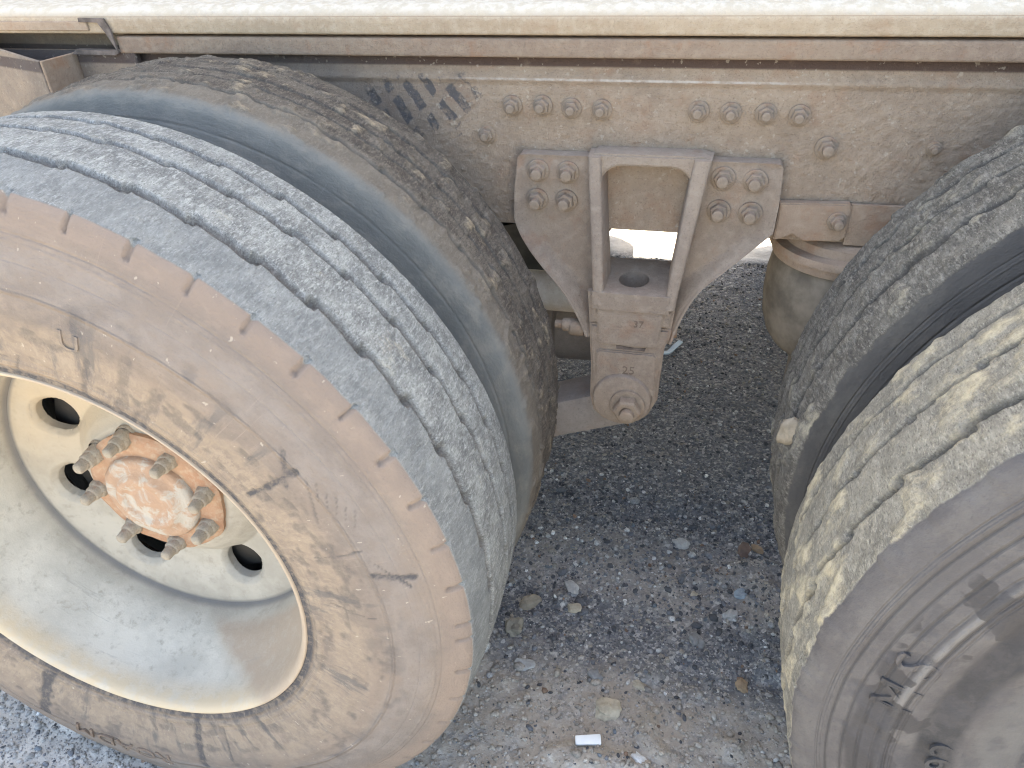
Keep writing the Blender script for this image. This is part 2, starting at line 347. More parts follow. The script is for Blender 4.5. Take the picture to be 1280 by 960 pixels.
# ------------------------------------------------------------------ tyres
TX, TR = 0.103, 0.513
SW = [(.100, .5145), (.106, .511), (.1105, .505), (.114, .496), (.119, .482), (.125, .465), (.131, .446), (.1345, .424), (.1355, .40), (.1335, .375), (.1295, .35), (.1255, .330), (.122, .314), (.119, .305), (.112, .300)]
def ysw(r):   # |y| of the sidewall at radius r
    rs = [p[1] for p in SW][::-1]; ys = [p[0] for p in SW][::-1]
    return float(np.interp(r, rs, ys))
def resample(pts, n):
    p = np.array(pts); d = np.r_[0, np.cumsum(np.hypot(*np.diff(p, axis=0).T))]; t = np.linspace(0, d[-1], n)
    return np.stack([np.interp(t, d, p[:, 0]), np.interp(t, d, p[:, 1])], -1)
def tyre(name, kind, dR=0.0, NT=1100, NS=84, NTR=112, NB=16):
    out = resample([(-a, b) for a, b in SW][::-1], NS)           # bead to shoulder, near side
    tr = np.stack([np.linspace(-.099, .099, NTR), np.zeros(NTR)], -1)
    tr[:, 1] = .5145 + .006 * (1 - (tr[:, 0] / .1) ** 2)
    bk = resample([(a, b) for a, b in SW], NB)
    prof = np.concatenate([out[:-1], tr, bk[1:]]); NP = len(prof)
    near = np.arange(NP) < NS - 1; istr = (np.arange(NP) >= NS - 1) & (np.arange(NP) < NS - 1 + NTR)
    th = np.arange(NT) / NT * 2 * PI                              # 0 at +x, counter-clockwise seen from the camera
    T, Y = np.meshgrid(th, prof[:, 0], indexing='ij'); _, R = np.meshgrid(th, prof[:, 1], indexing='ij')
    U = T / (2 * PI); Vv = np.clip((Y + .14) / .28, 0, 1); VR = np.clip((R - .29) / .24, 0, 1)
    TRD = np.broadcast_to(istr[None], T.shape).astype(float); NEAR = np.broadcast_to(near[None], T.shape).astype(float)
    deg = np.degrees(T)
    H = np.zeros_like(T); G = np.zeros_like(T)
    def groove(y0, wid, dep, amp, nn, pocket, ph=0.0, wob=0.0012):
        nonlocal H, G
        s = (deg / 360 * nn + ph) % 1.0
        yc = y0 + amp * (s - .5) + (vnoise(U, Vv * 0, 150, 1, int(abs(y0) * 9999) + 3) - .5) * 2 * wob
        w = wid * (.8 + .5 * vnoise(U, Vv * 0, 90, 1, int(abs(y0) * 7777) + 5))
        g = 1 - sst(.5, 1.0, np.abs(Y - yc) / w)
        sd = np.minimum(s, 1 - s) / nn * 2 * PI * .515             # metres from the pocket
        pk = (1 - sst(.4, 1.0, np.abs(Y - (y0 + amp * .0)) / (pocket * 1.15))) * (1 - sst(.45, 1.0, sd / (pocket * .9)))
        g = np.maximum(g, pk) * TRD
        H -= dep * g * (1 + .4 * pk); G = np.maximum(G, g)
    # abrasion, everywhere on the tread
    ab = (fbm(U, Vv, 420, 34, 11, 2) - .5) * .0010 + (fbm(U, Vv, 1000, 26, 12, 1) - .5) * .0005
    H += ab * TRD
    mudf = fbm(U, Vv, 60, 8, 40 + len(name), 4)
    if kind == 'LO':
        groove(-.042, .0060, .0095, .0085, 47, .0080, .916); groove(.024, .0045, .0085, .0060, 46, .0062, .1); groove(.066, .0045, .0085, .0060, 45, .0068, .7)
        H += (1 - sst(-.100, -.04, Y)) * TRD * (-.0012)
        MUD = mudf * .9
    elif kind == 'LI':
        groove(-.055, .0035, .0050, .005, 46, .0055, .3, .002); groove(-.018, .0022, .004, .003, 46, .003, .3, .002); groove(.012, .0035, .005, .004, 46, .005, .3, .002); groove(.055, .004, .006, .004, 46, .005, .3, .002)
        lump = fbm(U, Vv, 170, 16, 71, 3); H += sst(.52, .75, lump) * .0035 * TRD
        MUD = mudf * .6 + sst(.5, .7, lump) * .35
    elif kind == 'RO':
        groove(-.047, .0050, .0090, .0080, 44, .0078, .2); groove(.014, .0030, .0055, .005, 44, .006, .6, .003); groove(.066, .0030, .003, .004, 44, .005, .6, .002)
        lump = fbm(U, Vv, 120, 12, 81, 4); H += (sst(.50, .78, lump) * .0028 + (fbm(U, Vv, 500, 46, 85, 2) - .5) * .0018) * TRD
        MUD = mudf * .55 + sst(.42, .7, lump) * .40
        e = fbm(U, Vv * 0, 110, 1, 91, 4); ed = (Y < -.085) & (Y > -.1145) & (R > .495)
        H += np.where(ed, .002 * (e > .45), 0)
    else:
        groove(-.05, .0060, .0050, .006, 44, .007, .2, .003); groove(.0, .005, .0045, .006, 44, .006, .6, .003); groove(.052, .005, .005, .005, 44, .006, .6, .003)
        lump = fbm(U, Vv, 110, 12, 95, 4); H += (sst(.48, .76, lump) * .0042 + (fbm(U, Vv, 420, 40, 97, 2) - .5) * .0032) * TRD
        MUD = mudf * .6 + sst(.45, .7, lump) * .35
    # sidewall rings, ribs and unevenness: DY pushes the near sidewall outwards
    DY = np.zeros_like(T); GO = np.zeros_like(T)
    def ring(r, w, h):
        nonlocal DY
        DY += h * np.exp(-((R - r) / w) ** 2)
    for r, w_, h in ((.428, .0018, .0012), (.3095, .0022, -.0022), (.322, .002, .0014), (.331, .0012, -.0006)): ring(r, w_, h)
    if kind in ('RO', 'RI'):
        for r, w_, h in ((.437, .0045, .0030), (.402, .010, -.006), (.37, .012, .002)): ring(r, w_, h)
    if kind == 'LO':
        ring(.40, .012, .0008); ring(.36, .012, -.0008)
        s = (deg / 7.0 + .357) % 1.0; sd = np.abs(s - .5) * 7.0 / 57.3 * .51
        nt = (1 - sst(.0016, .0030, sd)) * sst(.495, .498, R) * (NEAR + TRD * (Y < -.097))
        nt *= (vnoise(U, Vv * 0, 52, 1, 5) > .12)
        DY -= nt * .0038; H -= nt * .002 * NEAR
    DY += (fbm(U, VR, 60, 9, 55, 4) - .5) * .0022
    if kind in ('LO', 'RO'):
        marks = [(.338, 33, .424, 33.6, .0042, 1), (.40, 32, .431, 37, .003, .8), (.364, 17, .43, 18, .0014, .7), (.428, 13, .468, 11.5, .0050, 1), (.436, 15, .462, 10, .002, .9),
                 (.325, -123, .423, -121, .011, .9), (.317, -78, .418, -82, .0075, .9), (.330, -70, .40, -73, .0022, .7), (.33, -93, .352, -92, .0035, .6),
                 (.315, 68, .372, 66.5, .0045, .55), (.312, 57, .385, 54.5, .0075, .5), (.31, 60, .40, 60.5, .0080, .45), (.352, 5, .41, 3.5, .0012, .6), (.372, -1, .376, 9, .001, .55), (.315, 82, .34, 80, .0015, .6), (.40, 24, .42, 30, .0014, .5)]
        marks += [(.437 - .004 * k, 22 + 1.5 * k, .449 - .004 * k, 24.5 + 1.5 * k, .0008, .55) for k in range(6)] if kind == 'LO' else []
        if kind == 'RO':
            marks = [(.462, 168, .44, 166, .007, 1), (.455, 163, .462, 159, .006, .7), (.425, 158, .440, 152, .008, .6), (.44, 148, .46, 145, .004, .7), (.47, 175, .44, 178, .015, .8), (.45, 182, .41, 186, .02, .8)]
        rag = (fbm(U, VR, 240, 24, 61, 3) - .5)
        for r1, a1, r2, a2, wd, st in marks:
            x1, z1 = r1 * math.cos(R_(a1)), r1 * math.sin(R_(a1)); x2, z2 = r2 * math.cos(R_(a2)), r2 * math.sin(R_(a2))
            X = R * np.cos(T); Z = R * np.sin(T); dx, dz = x2 - x1, z2 - z1; L2 = dx * dx + dz * dz
            q = np.clip(((X - x1) * dx + (Z - z1) * dz) / L2, 0, 1)
            dd = np.hypot(X - x1 - q * dx, Z - z1 - q * dz) * (1 + rag * 1.3)
            g = (1 - sst(.55, 1.1, dd / wd)) * st * NEAR
            GO = np.maximum(GO, g)
        GO = np.maximum(GO, .5 * sst(.60, .72, fbm(U, VR, 90, 14, 66, 3)) * (1 - sst(.40, .47, R)) * NEAR)
        DY -= GO * .0012
    # dark ring right next to the rim flange, shade of the gap painted in
    GO = np.maximum(GO, (1 - sst(.311, .318, R)) * NEAR)
    inv = 1 - TRD
    Yo = Y - DY * NEAR; Ro = R + H + dR
    if kind == 'LO': Yo = np.where(Yo > 0, Yo * 1.11, Yo)
    X = Ro * np.cos(T); Z = Ro * np.sin(T)
    co = np.stack([X, Yo, Z], -1).reshape(-1, 3)
    me = mesh_np(name, co, grid_faces(NT, NP, True))
    fattr(me, 'groove', G); fattr(me, 'mud', MUD); fattr(me, 'gouge_and_gap', GO)
    return me
def squash(me, zc):
    """flatten where the tyre stands on the ground, and let the sidewall bulge there"""
    n = len(me.vertices); co = np.empty(n * 3, np.float32); me.vertices.foreach_get('co', co); co = co.reshape(-1, 3)
    lim = -(zc - .004)
    r = np.hypot(co[:, 0], co[:, 2]); low = np.clip((-co[:, 2] - .40) / .12, 0, 1)
    co[:, 1] *= 1 + .06 * low * (r < .505)
    co[:, 2] = np.maximum(co[:, 2], lim)
    me.vertices.foreach_set('co', co.ravel()); me.update()

LET = mat_dust('dust_on_lettering', (.20, .155, .125), (.165, .125, .10), (.28, .225, .18), .1, .6)
def ring_text(name, s, r0, ang, size, parent, mat, spacing=1.15, depth=.0012, dR=0.0, bold=0.0, wid=1.0):
    cu = bpy.data.curves.new(name, 'FONT'); cu.body = s; cu.size = size; cu.align_x = 'CENTER'; cu.space_character = spacing
    cu.extrude = depth; cu.offset = bold; cu.resolution_u = 3
    tmp = bpy.data.objects.new(name, cu); C.objects.link(tmp)
    dg = bpy.context.evaluated_depsgraph_get(); me = bpy.data.meshes.new_from_object(tmp.evaluated_get(dg))
    bpy.data.objects.remove(tmp); bpy.data.curves.remove(cu)
    bm = bmesh.new(); bm.from_mesh(me)
    bmesh.ops.subdivide_edges(bm, edges=[e for e in bm.edges if e.calc_length() > .006], cuts=2, use_grid_fill=False)
    bm.to_mesh(me); bm.free()
    for v in me.vertices:
        u, t, d = v.co; rad = r0 + t; a = R_(ang) - u * wid / r0
        v.co = (math.cos(a) * rad, -ysw(rad - dR) - d - .0004, math.sin(a) * rad)
    for nm in ('groove', 'mud', 'gouge_and_gap'): fattr(me, nm, np.zeros(len(me.vertices)))
    me.materials.clear()
    return link(name, me, mat, parent, smooth=False)

# ------------------------------------------------------------------ wheel metalwork
HOLES = [(.186, 151), (.186, -167), (.184, -121), (.181, -65), (.184, -22), (.184, 20), (.184, 62), (.184, 106)]
def disc_mesh():
    nr, nt = 74, 420
    rs = np.linspace(.098, .2505, nr); th = np.arange(nt) / nt * 2 * PI
    T, R = np.meshgrid(th, rs, indexing='ij')
    Y = np.interp(R, [.098, .112, .128, .15, .185, .215, .238, .2505], [.033, .034, .044, .064, .060, .050, .0450, .0445])
    X = R * np.cos(T); Z = R * np.sin(T); inside = np.zeros_like(X, bool)
    for hr, ha in HOLES:
        cx, cz = hr * math.cos(R_(ha)), hr * math.sin(R_(ha)); ur = (math.cos(R_(ha)), math.sin(R_(ha)))
        a, b = .0300, .0325
        p = (X - cx) * ur[0] + (Z - cz) * ur[1]; q = -(X - cx) * ur[1] + (Z - cz) * ur[0]
        d = np.hypot(p / a, q / b)
        inside |= d < .92
        sn = (d >= .90) & (d < 1.09); k = np.where(sn, 1 / np.maximum(d, 1e-6), 1.0)
        p2 = p * k; q2 = q * k
        X = np.where(sn, cx + p2 * ur[0] - q2 * ur[1], X); Z = np.where(sn, cz + p2 * ur[1] + q2 * ur[0], Z)
        Y = Y + .008 * (1 - sst(1.0, 1.28, d))                     # pressed-in lip round the hole
    F = grid_faces(nt, nr, True); ins = inside.ravel()
    F = F[~ins[F].any(1)]
    co = np.stack([X, Y, Z], -1).reshape(-1, 3)
    bm = bmesh.new(); me = mesh_np('disc', co, F); bm.from_mesh(me)
    bmesh.ops.delete(bm, geom=[v for v in bm.verts if not v.link_faces], context='VERTS')
    ed = [e for e in bm.edges if e.is_boundary and math.hypot(e.verts[0].co.x, e.verts[0].co.z) > .12 and math.hypot(e.verts[0].co.x, e.verts[0].co.z) < .24]
    ex = bmesh.ops.extrude_edge_only(bm, edges=ed)
    for v in ex['geom']:
        if isinstance(v, bmesh.types.BMVert): v.co.y += .012
    bm.to_mesh(me); bm.free(); return me
RIMPROF = [(-.1165, .2965), (-.1185, .2985), (-.1205, .3015), (-.1200, .3035), (-.1160, .3045)]
def rim_mesh():
    bm = bmesh.new()
    inner = [(-.1165, .2965), (-.114, .2945), (-.108, .2925), (-.098, .2905), (-.080, .2880), (-.055, .2835), (-.035, .276), (-.015, .2675), (.005, .2608), (.025, .256), (.038, .2535), (.0435, .2522), (.046, .2500)]
    prof = RIMPROF[::-1] + inner[1:] + [(.052, .2505), (.10, .262), (.115, .288), (.120, .300), (.112, .303)]
    rings = lathe(bm, prof, 220)
    for v in bm.verts:
        d = mnoise.noise(v.co * 9) * .0006; r = math.hypot(v.co.x, v.co.z); v.co.x *= 1 + d / r; v.co.z *= 1 + d / r
    return finish(bm, 'rim')
def backing_mesh():
    bm = bmesh.new(); lathe(bm, [(.092, .02), (.092, .212), (.098, .218), (.23, .218)], 64)
    return finish(bm, 'hole_backing')
def hub_mesh():
    def rf(t, a): return 1 + (.040 * max(0, math.cos(8 * (t - R_(11)))) - .01)
    bm = bmesh.new()
    lathe(bm, [(.040, .104), (.026, .106), (.0225, .102), (.0205, .094), (.0195, .070)], 96, rfun=rf)
    lathe(bm, [(.045, .107), (.020, .070)], 8)
    return finish(bm, 'hub')
def cap_mesh():
    bm = bmesh.new()
    prof = [(.024, .073), (.014, .0725), (.0100, .069), (.0080, .062), (.0070, .052), (.0010, .047), (-.0005, .043), (-.0005, .036), (.003, .033), (.0035, .022), (.001, .017), (-.001, .008), (-.001, .0005)]
    lathe(bm, prof, 64)
    me = finish(bm, 'hub_cap'); 
    for v in me.vertices: v.co.y += mnoise.noise(v.co * 55) * .0022
    return me
def lug_mesh():
    bm = bmesh.new()
    lathe(bm, [(.024, .0185), (.019, .0190), (.0165, .0175)], 20)
    lathe(bm, [(.0175, .0168), (.0030, .0164), (-.0010, .0150), (-.0030, .0120)], 6, c=(0, 0, 0))
    lathe(bm, [(-.0010, .0130), (-.0100, .0125), (-.0130, .0105), (-.0135, .0080)], 16)
    lathe(bm, [(-.0130, .0098), (-.0275, .0092), (-.0300, .0070), (-.0302, .0005)], 14)
    me = finish(bm, 'lug_nut'); roughen(me, .0007, 90); return me
def wheel_metal(parent, me, nuts=True):
    rim = link('rim', me['rim'], RIM, parent); link('rim_disc', me['disc'], RIM, parent)
    if nuts:
        autosmooth(link('hub', me['hub'], HUB, parent), 40); link('hub_cap', me['cap'], CAP, parent)
        link('hole_backing', me['backing'], DARK, parent)  # dark plate added behind the hand holes to keep them black
        for k, (r, a) in enumerate(((.100, 100), (.099, 141), (.086, 57), (.093, -179), (.090, -130), (.090, 12), (.088, -30), (.091, -84))):
            o = link('lug_nut', me['lug'], NUT, parent, (r * math.cos(R_(a)), .014, r * math.sin(R_(a))))
            o.rotation_euler = (R_(random.uniform(-3, 3)), random.uniform(0, 1), R_(random.uniform(-3, 3)))
            s = random.uniform(.86, .96); o.scale = (s, s, s)
    return rim

# ------------------------------------------------------------------ the trailer
trailer = tag(empty('semi_trailer', (-.1, .5, 0)), 'dust-caked tandem axle trailer with dual wheels, steel frame rail and cast suspension bracket', 'trailer')
def P(name, loc=(0, 0, 0)):      # part empty whose world position is loc
    o = empty(name, Vector(loc) - trailer.location, trailer); return o
def PM(name, me, mat, smooth=True, loc=(0, 0, 0)):
    return link(name, me, mat, trailer, Vector(loc) - trailer.location, smooth)
XL, XR, ZL, ZR, YR, SP = -.7242, .6658, .5, .5343, -.029, .3058
RM = {'rim': rim_mesh(), 'disc': disc_mesh(), 'hub': hub_mesh(), 'cap': cap_mesh(), 'lug': lug_mesh(), 'backing': backing_mesh()}
autos = RM['lug']
specs = [('LO', XL, 0.0, ZL, SIDE_L, 0.0, 'left outer wheel, brown dust on the sidewall, rusty hub and pale rim'),
         ('LI', XL, SP, ZL, SIDE_LI, 0.0, 'left inner wheel, dark tread flecked with dried mud'),
         ('RO', XR, YR, ZR, SIDE_R, .0105, 'right outer wheel, yellowish mud on the tread and grey sidewall'),
         ('RI', XR, YR + SP, ZR, SIDE_RI, .0105, 'right inner wheel, ragged mud edge above a clean dark sidewall')]
for kind, x, y, z, mt, dR, lab in specs:
    wh = P('wheel', (x, y, z)); wh['label'] = lab
    me = tyre('tyre_' + kind, kind, dR, NS=84 if kind[1] == 'O' else 60, NTR=112)
    squash(me, z)
    t = link('tyre', me, mt, wh)
    wheel_metal(wh, RM, kind[1] == 'O')
    if kind == 'LO':
        ring_text('lettering', 'ROADM', .408, -102, .044, wh, LET, 1.10, .0026, wid=1.0)
        ring_text('lettering', 'U', .378, 69.0, .034, wh, SIDE_L, 1.0, .0009)
    if kind == 'RO':
        ring_text('lettering', 'M S', .436, 171, .050, wh, SIDE_R, 1.0, .0015, dR=dR)
        ring_text('lettering', '92', .378, 183, .042, wh, SIDE_R, 1.1, .0013, dR=dR)
far = tyre('tyre_far', 'LI', 0.0, NT=180, NS=16, NTR=30, NB=8); squash(far, .5)
for x in (XL, XR):
    for y in (1.86, 2.16):
        wh = P('wheel', (x, y, .5)); wh.rotation_euler = (0, 0, PI) if y > 2 else (0, 0, 0)
        link('tyre', far, DARK, wh)
        if y > 2: link('rim', RM['rim'], RIM, wh); link('rim_disc', RM['disc'], RIM, wh)
for x, z in ((XL, .5), (XR, .53)):
    bm = bmesh.new(); lathe(bm, [(.02, .05), (.05, .066), (2.1, .066), (2.13, .05)], 28, True, True)
    PM('axle', finish(bm, 'axle'), TANB, True, (x, 0, z))

# frame rail: web, lip, upper rail -------------------------------------------------
def strip_grid(name, prof, xs, amp, seed, tune=None):
    """prof rows (y,z) swept along x, each vertex displaced along y by noise"""
    prof = np.array(prof); nx, npf = len(xs), len(prof)
    X, Y = np.meshgrid(xs, prof[:, 0], indexing='ij'); _, Z = np.meshgrid(xs, prof[:, 1], indexing='ij')
    U = (X - xs[0]) / (xs[-1] - xs[0]) * .999; L = xs[-1] - xs[0]; Vv = np.clip((Z - .7) / .4, 0, 1)
    d = (fbm(U, Vv, int(L * 40), 16, seed, 3) - .5) * amp * .7 + (fbm(U, Vv, int(L * 330), 140, seed + 9, 2) - .5) * amp * 1.7
    big = sst(.72, .86, fbm(U, Vv, int(L * 200), 80, seed + 20, 2)) * amp * 1.3
    d = d + big
    if tune is not None: d = d * tune(X, Z)
    return mesh_np(name, np.stack([X, Y - d, Z], -1).reshape(-1, 3), grid_faces(nx, npf))
xs_web = np.concatenate([np.linspace(-4, -1.4, 30)[:-1], np.linspace(-1.4, 1.2, 860), np.linspace(1.2, 3, 30)[1:]])
web_prof = [(.520, z) for z in np.linspace(.737, .958, 74)] + [(.5165, .9625), (.5155, .966), (.517, .970), (.521, .975), (.522, .985), (.522, .9995)]
frame = P('frame_rail')
def tune_web(X, Z): return .25 + .75 * sst(.737, .75, Z) * (1 - sst(.93, .962, Z) * .65)
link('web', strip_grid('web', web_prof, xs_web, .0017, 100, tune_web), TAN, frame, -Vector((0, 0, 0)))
# back and bottom of the web so that it has thickness
bm = bmesh.new(); box(bm, -4, 3, .523, .532, .7372, .999); link('web_back', finish(bm, 'web_back'), TANB, frame, smooth=False)
# lower lip of the flange
xs_lip = np.concatenate([np.linspace(-.955, 1.2, 700), np.linspace(1.2, 3, 20)[1:]])
lip_prof = [(.5215, .9985), (.512, .998), (.5045, .9985), (.5025, .9995), (.5020, 1.002)] + [(.502, z) for z in np.linspace(1.005, 1.021, 6)] + [(.5028, 1.0235), (.505, 1.0245), (.52, 1.0245), (.56, 1.0245)]
me = strip_grid('flange', lip_prof, xs_lip, .0007, 140); link('flange', me, LIP, frame)
xs_r = np.concatenate([np.linspace(-4, -1.5, 20)[:-1], np.linspace(-1.5, 1.2, 760), np.linspace(1.2, 3, 20)[1:]])
arc = [(.500 + .030 * (1 - math.cos(a)), 1.046 + .022 * math.sin(a)) for a in np.linspace(0, PI / 2, 10)]
rail_prof = [(.53, 1.028), (.503, 1.0285), (.500, 1.0305)] + [(.500, z) for z in np.linspace(1.033, 1.045, 6)] + arc[1:] + [(y, 1.068 + (y - .53) * .06) for y in np.linspace(.535, .66, 16)]
link('rail_ledge', strip_grid('rail_ledge', rail_prof, xs_r, .0009, 150), RAIL, frame)
# far frame rail
bm = bmesh.new(); box(bm, -4, 3, 1.372, 1.382, .737, 1.02); box(bm, -4, 3, 1.382, 1.44, 1.0, 1.02); link('web', finish(bm, 'far_web'), TANB, frame, smooth=False)
# unseen trailer body on the frame, added and sized to shade the near side
bm = bmesh.new(); box(bm, -4.2, 3.2, .665, 2.42, 1.066, 3.3, .01)
body = PM('unseen_body_shell', finish(bm, 'unseen_body_shell'), WHITE, False)
for x in (-1.75, -.72, .25, 1.4):
    bm = bmesh.new(); box(bm, x - .03, x + .03, .54, 1.36, .84, 1.0); PM('crossmember', finish(bm, 'crossmember'), DARK, False)

# bolts -----------------------------------------------------------------------
def bolt_mesh(rw=.0165, rn=.0125, rs=.0072, hw=.003, hn=.010, hs=.010):
    bm = bmesh.new()
    lathe(bm, [(.002, rw), (-hw, rw), (-hw - .0008, rw * .95), (-hw - .001, rn * .8)], 22)
    lathe(bm, [(-hw, rn), (-hw - hn * .85, rn), (-hw - hn, rn * .88), (-hw - hn, rs)], 6)
    lathe(bm, [(-hw - hn + .001, rs), (-hw - hn - hs, rs * .97), (-hw - hn - hs - .001, rs * .8)], 12, False, True)
    me = finish(bm, 'bolt'); roughen(me, .0004, 120); return me
BM = bolt_mesh(); BM2 = bolt_mesh(.0175, .0135, .0085, .003, .011, .012)
def bolt(parent, x, y, z, me=BM, s=1.0):
    o = link('bolt', me, TANBOLT, parent, None); o.location = Vector((x, y, z)) - (parent.location + trailer.location if parent is not frame else Vector((0, 0, 0)))
    o.rotation_euler = (R_(random.uniform(-4, 4)), random.uniform(0, 1), R_(random.uniform(-4, 4))); o.scale = (s, s * random.uniform(.85, 1.1), s)
    autosmooth(o, 38); return o
frame.location = -trailer.location   # frame children are given in world coordinates
for x, z in ((-.300, .927), (-.253, .928), (-.209, .925), (-.163, .924), (-.023, .925), (.022, .924), (.070, .924), (.116, .923)): bolt(frame, x, .519, z, s=.92)
bolt(frame, .159, .519, .879, BM2, .92); bolt(frame, -.343, .521, .881, BM, .85); bolt(frame, .299, .519, .883, BM, .62)

# cast suspension bracket --------------------------------------------------------
br = P('suspension_bracket'); br.location = -trailer.location
FY = .497      # front face of the plates
def curve_pts(p0, p1, p2, n=8):
    return [((1 - t) ** 2 * p0[0] + 2 * t * (1 - t) * p1[0] + t * t * p2[0], (1 - t) ** 2 * p0[1] + 2 * t * (1 - t) * p1[1] + t * t * p2[1]) for t in [k / n for k in range(n + 1)]]
# the two winged plates: flat behind the bolts, sweeping forward to the leg along their lower edge
def wing(outer, inner, yedge, name='plate'):
    """outer: [(x,z)] from top to bottom; inner: (x at top, x at bottom)"""
    oz = [p[1] for p in outer][::-1]; ox = [p[0] for p in outer][::-1]
    zs = np.linspace(outer[0][1], outer[-1][1], 54); bm = bmesh.new(); rows = []; ns = 30
    for z in zs:
        xo = float(np.interp(z, oz, ox)); t = (zs[0] - z) / (zs[0] - zs[-1]); xi = inner[0] + (inner[1] - inner[0]) * t
        ye = float(np.interp(z, [q[0] for q in yedge], [q[1] for q in yedge])); row = []; W = abs(xo - xi)
        for k in range(ns + 1):
            q = (k / ns) ** .8; x = xi + (xo - xi) * q; d = (1 - q) * W
            y = FY + (ye - FY) * (1 - float(sst(.004, .036, d)))
            y -= .0022 * (1 - float(sst(.0035, .0055, d))) + .0022 * (1 - float(sst(.0035, .0055, zs[0] - z)))
            row.append(bm.verts.new((x, y + mnoise.noise(Vector((x, z, 3)) * 60) * .0006, z)))
        row.append(bm.verts.new((xo, .519, z))); rows.append(row)
    for p, q in zip(rows, rows[1:]):
        for k in range(ns + 1): bm.faces.new((p[k], p[k + 1], q[k + 1], q[k]))
    top = [bm.verts.new((v.co.x, .519, v.co.z)) for v in rows[0][:-1]] + [rows[0][-1]]
    for k in range(ns): bm.faces.new((rows[0][k], top[k], top[k + 1], rows[0][k + 1]))
    bm.faces.new((rows[0][ns], top[ns], rows[0][ns + 1])) if False else None
    return autosmooth(link(name, finish(bm, name), TANB, br), 40)
YE = [(.57, .455), (.62, .462), (.68, .476), (.74, .490), (.78, .496)]
Lo = curve_pts((-.297, .758), (-.290, .722), (-.232, .665)) + curve_pts((-.232, .665), (-.190, .622), (-.172, .570))[1:]
wing([(-.284, .861), (-.289, .856), (-.296, .80)] + Lo, (-.160, -.150), YE)
Ro = curve_pts((.104, .757), (.060, .712), (.012, .668)) + curve_pts((.012, .668), (-.018, .630), (-.030, .570))[1:]
wing([(.099, .861), (.104, .855), (.106, .80)] + Ro, (-.022, -.045), YE)
# the two ribs of the A frame, and the bar over the opening
def rib(p0, p1, w0, w1, y0, y1, name='rib'):
    """front face from p0 (top) to p1 (bottom)"""
    bm = bmesh.new(); rows = []
    for t in np.linspace(0, 1, 9):
        x = p0[0] + (p1[0] - p0[0]) * t; z = p0[1] + (p1[1] - p0[1]) * t; ww = (w0 + (w1 - w0) * t) / 2; y = y0 + (y1 - y0) * t
        rows.append([bm.verts.new(q) for q in ((x - ww * 1.35, .517, z), (x - ww * 1.1, y + .006, z), (x - ww, y + .0022, z), (x - ww * .6, y, z), (x + ww * .6, y, z), (x + ww, y + .0022, z), (x + ww * 1.1, y + .006, z), (x + ww * 1.35, .517, z))])
    for p, q in zip(rows, rows[1:]):
        for k in range(7): bm.faces.new((p[k], p[k + 1], q[k + 1], q[k]))
    bm.faces.new(rows[0]); bm.faces.new(rows[-1][::-1])
    me = finish(bm, name); roughen(me, .0007, 40); return autosmooth(link(name, me, TANB, br), 60)
rib((-.1665, .868), (-.1500, .640), .017, .016, .470, .437)
rib((-.0090, .868), (-.0380, .640), .022, .016, .470, .437)
# bar over the opening with rounded corners
def arch():
    top = [(-.168, .871), (-.005, .871)]
    xl, xr = -.158, -.021; rad = .033
    inn = [(xr + .004, .80)] + [(xr - rad + rad * math.cos(a), .846 - rad + rad * math.sin(a) + .008) for a in np.linspace(0, PI / 2, 7)] + [(xl + rad - rad * math.sin(a), .846 - rad + rad * math.cos(a) + .008) for a in np.linspace(0, PI / 2, 7)] + [(xl, .80)]
    bm = bmesh.new(); outline_solid(bm, [(-.171, .80), (-.170, .868), (-.165, .871), (-.010, .871), (.001, .868), (-.002, .80)] + inn, .478, .518, .003)
    return autosmooth(link('arch', finish(bm, 'arch'), TANB, br), 40)
arch()
# shelf with an oval hole through it
def shelf():
    bm = bmesh.new(); x0, x1, y0, y1, z = -.160, -.032, .438, .572, .661
    cx, cy, a, b = -.100, .500, .0245, .0290; n = 40
    ring = [bm.verts.new((cx + a * math.cos(2 * PI * k / n), cy + b * math.sin(2 * PI * k / n), z - .0015)) for k in range(n)]
    ring2 = [bm.verts.new((cx + a * 1.12 * math.cos(2 * PI * k / n), cy + b * 1.12 * math.sin(2 * PI * k / n), z)) for k in range(n)]
    outer = []
    for k in range(n):
        t = 2 * PI * k / n; dx, dy = math.cos(t), math.sin(t)
        hx = ((x1 if dx > 0 else x0) - cx) / dx if abs(dx) > 1e-6 else 1e9; hy = ((y1 if dy > 0 else y0) - cy) / dy if abs(dy) > 1e-6 else 1e9
        s = min(hx, hy); outer.append(bm.verts.new((cx + dx * s, cy + dy * s, z + .002)))
    low = [bm.verts.new((v.co.x, v.co.y, z - .030)) for v in ring]; lowo = [bm.verts.new((v.co.x, v.co.y, z - .028)) for v in outer]
    for k in range(n):
        j = (k + 1) % n
        bm.faces.new((ring[k], ring[j], ring2[j], ring2[k])); bm.faces.new((ring2[k], ring2[j], outer[j], outer[k]))
        bm.faces.new((ring[k], low[k], low[j], ring[j])); bm.faces.new((outer[k], outer[j], lowo[j], lowo[k])); bm.faces.new((low[k], lowo[k], lowo[j], low[j]))
    return autosmooth(link('shelf', finish(bm, 'shelf'), TANB, br), 40)
shelf()
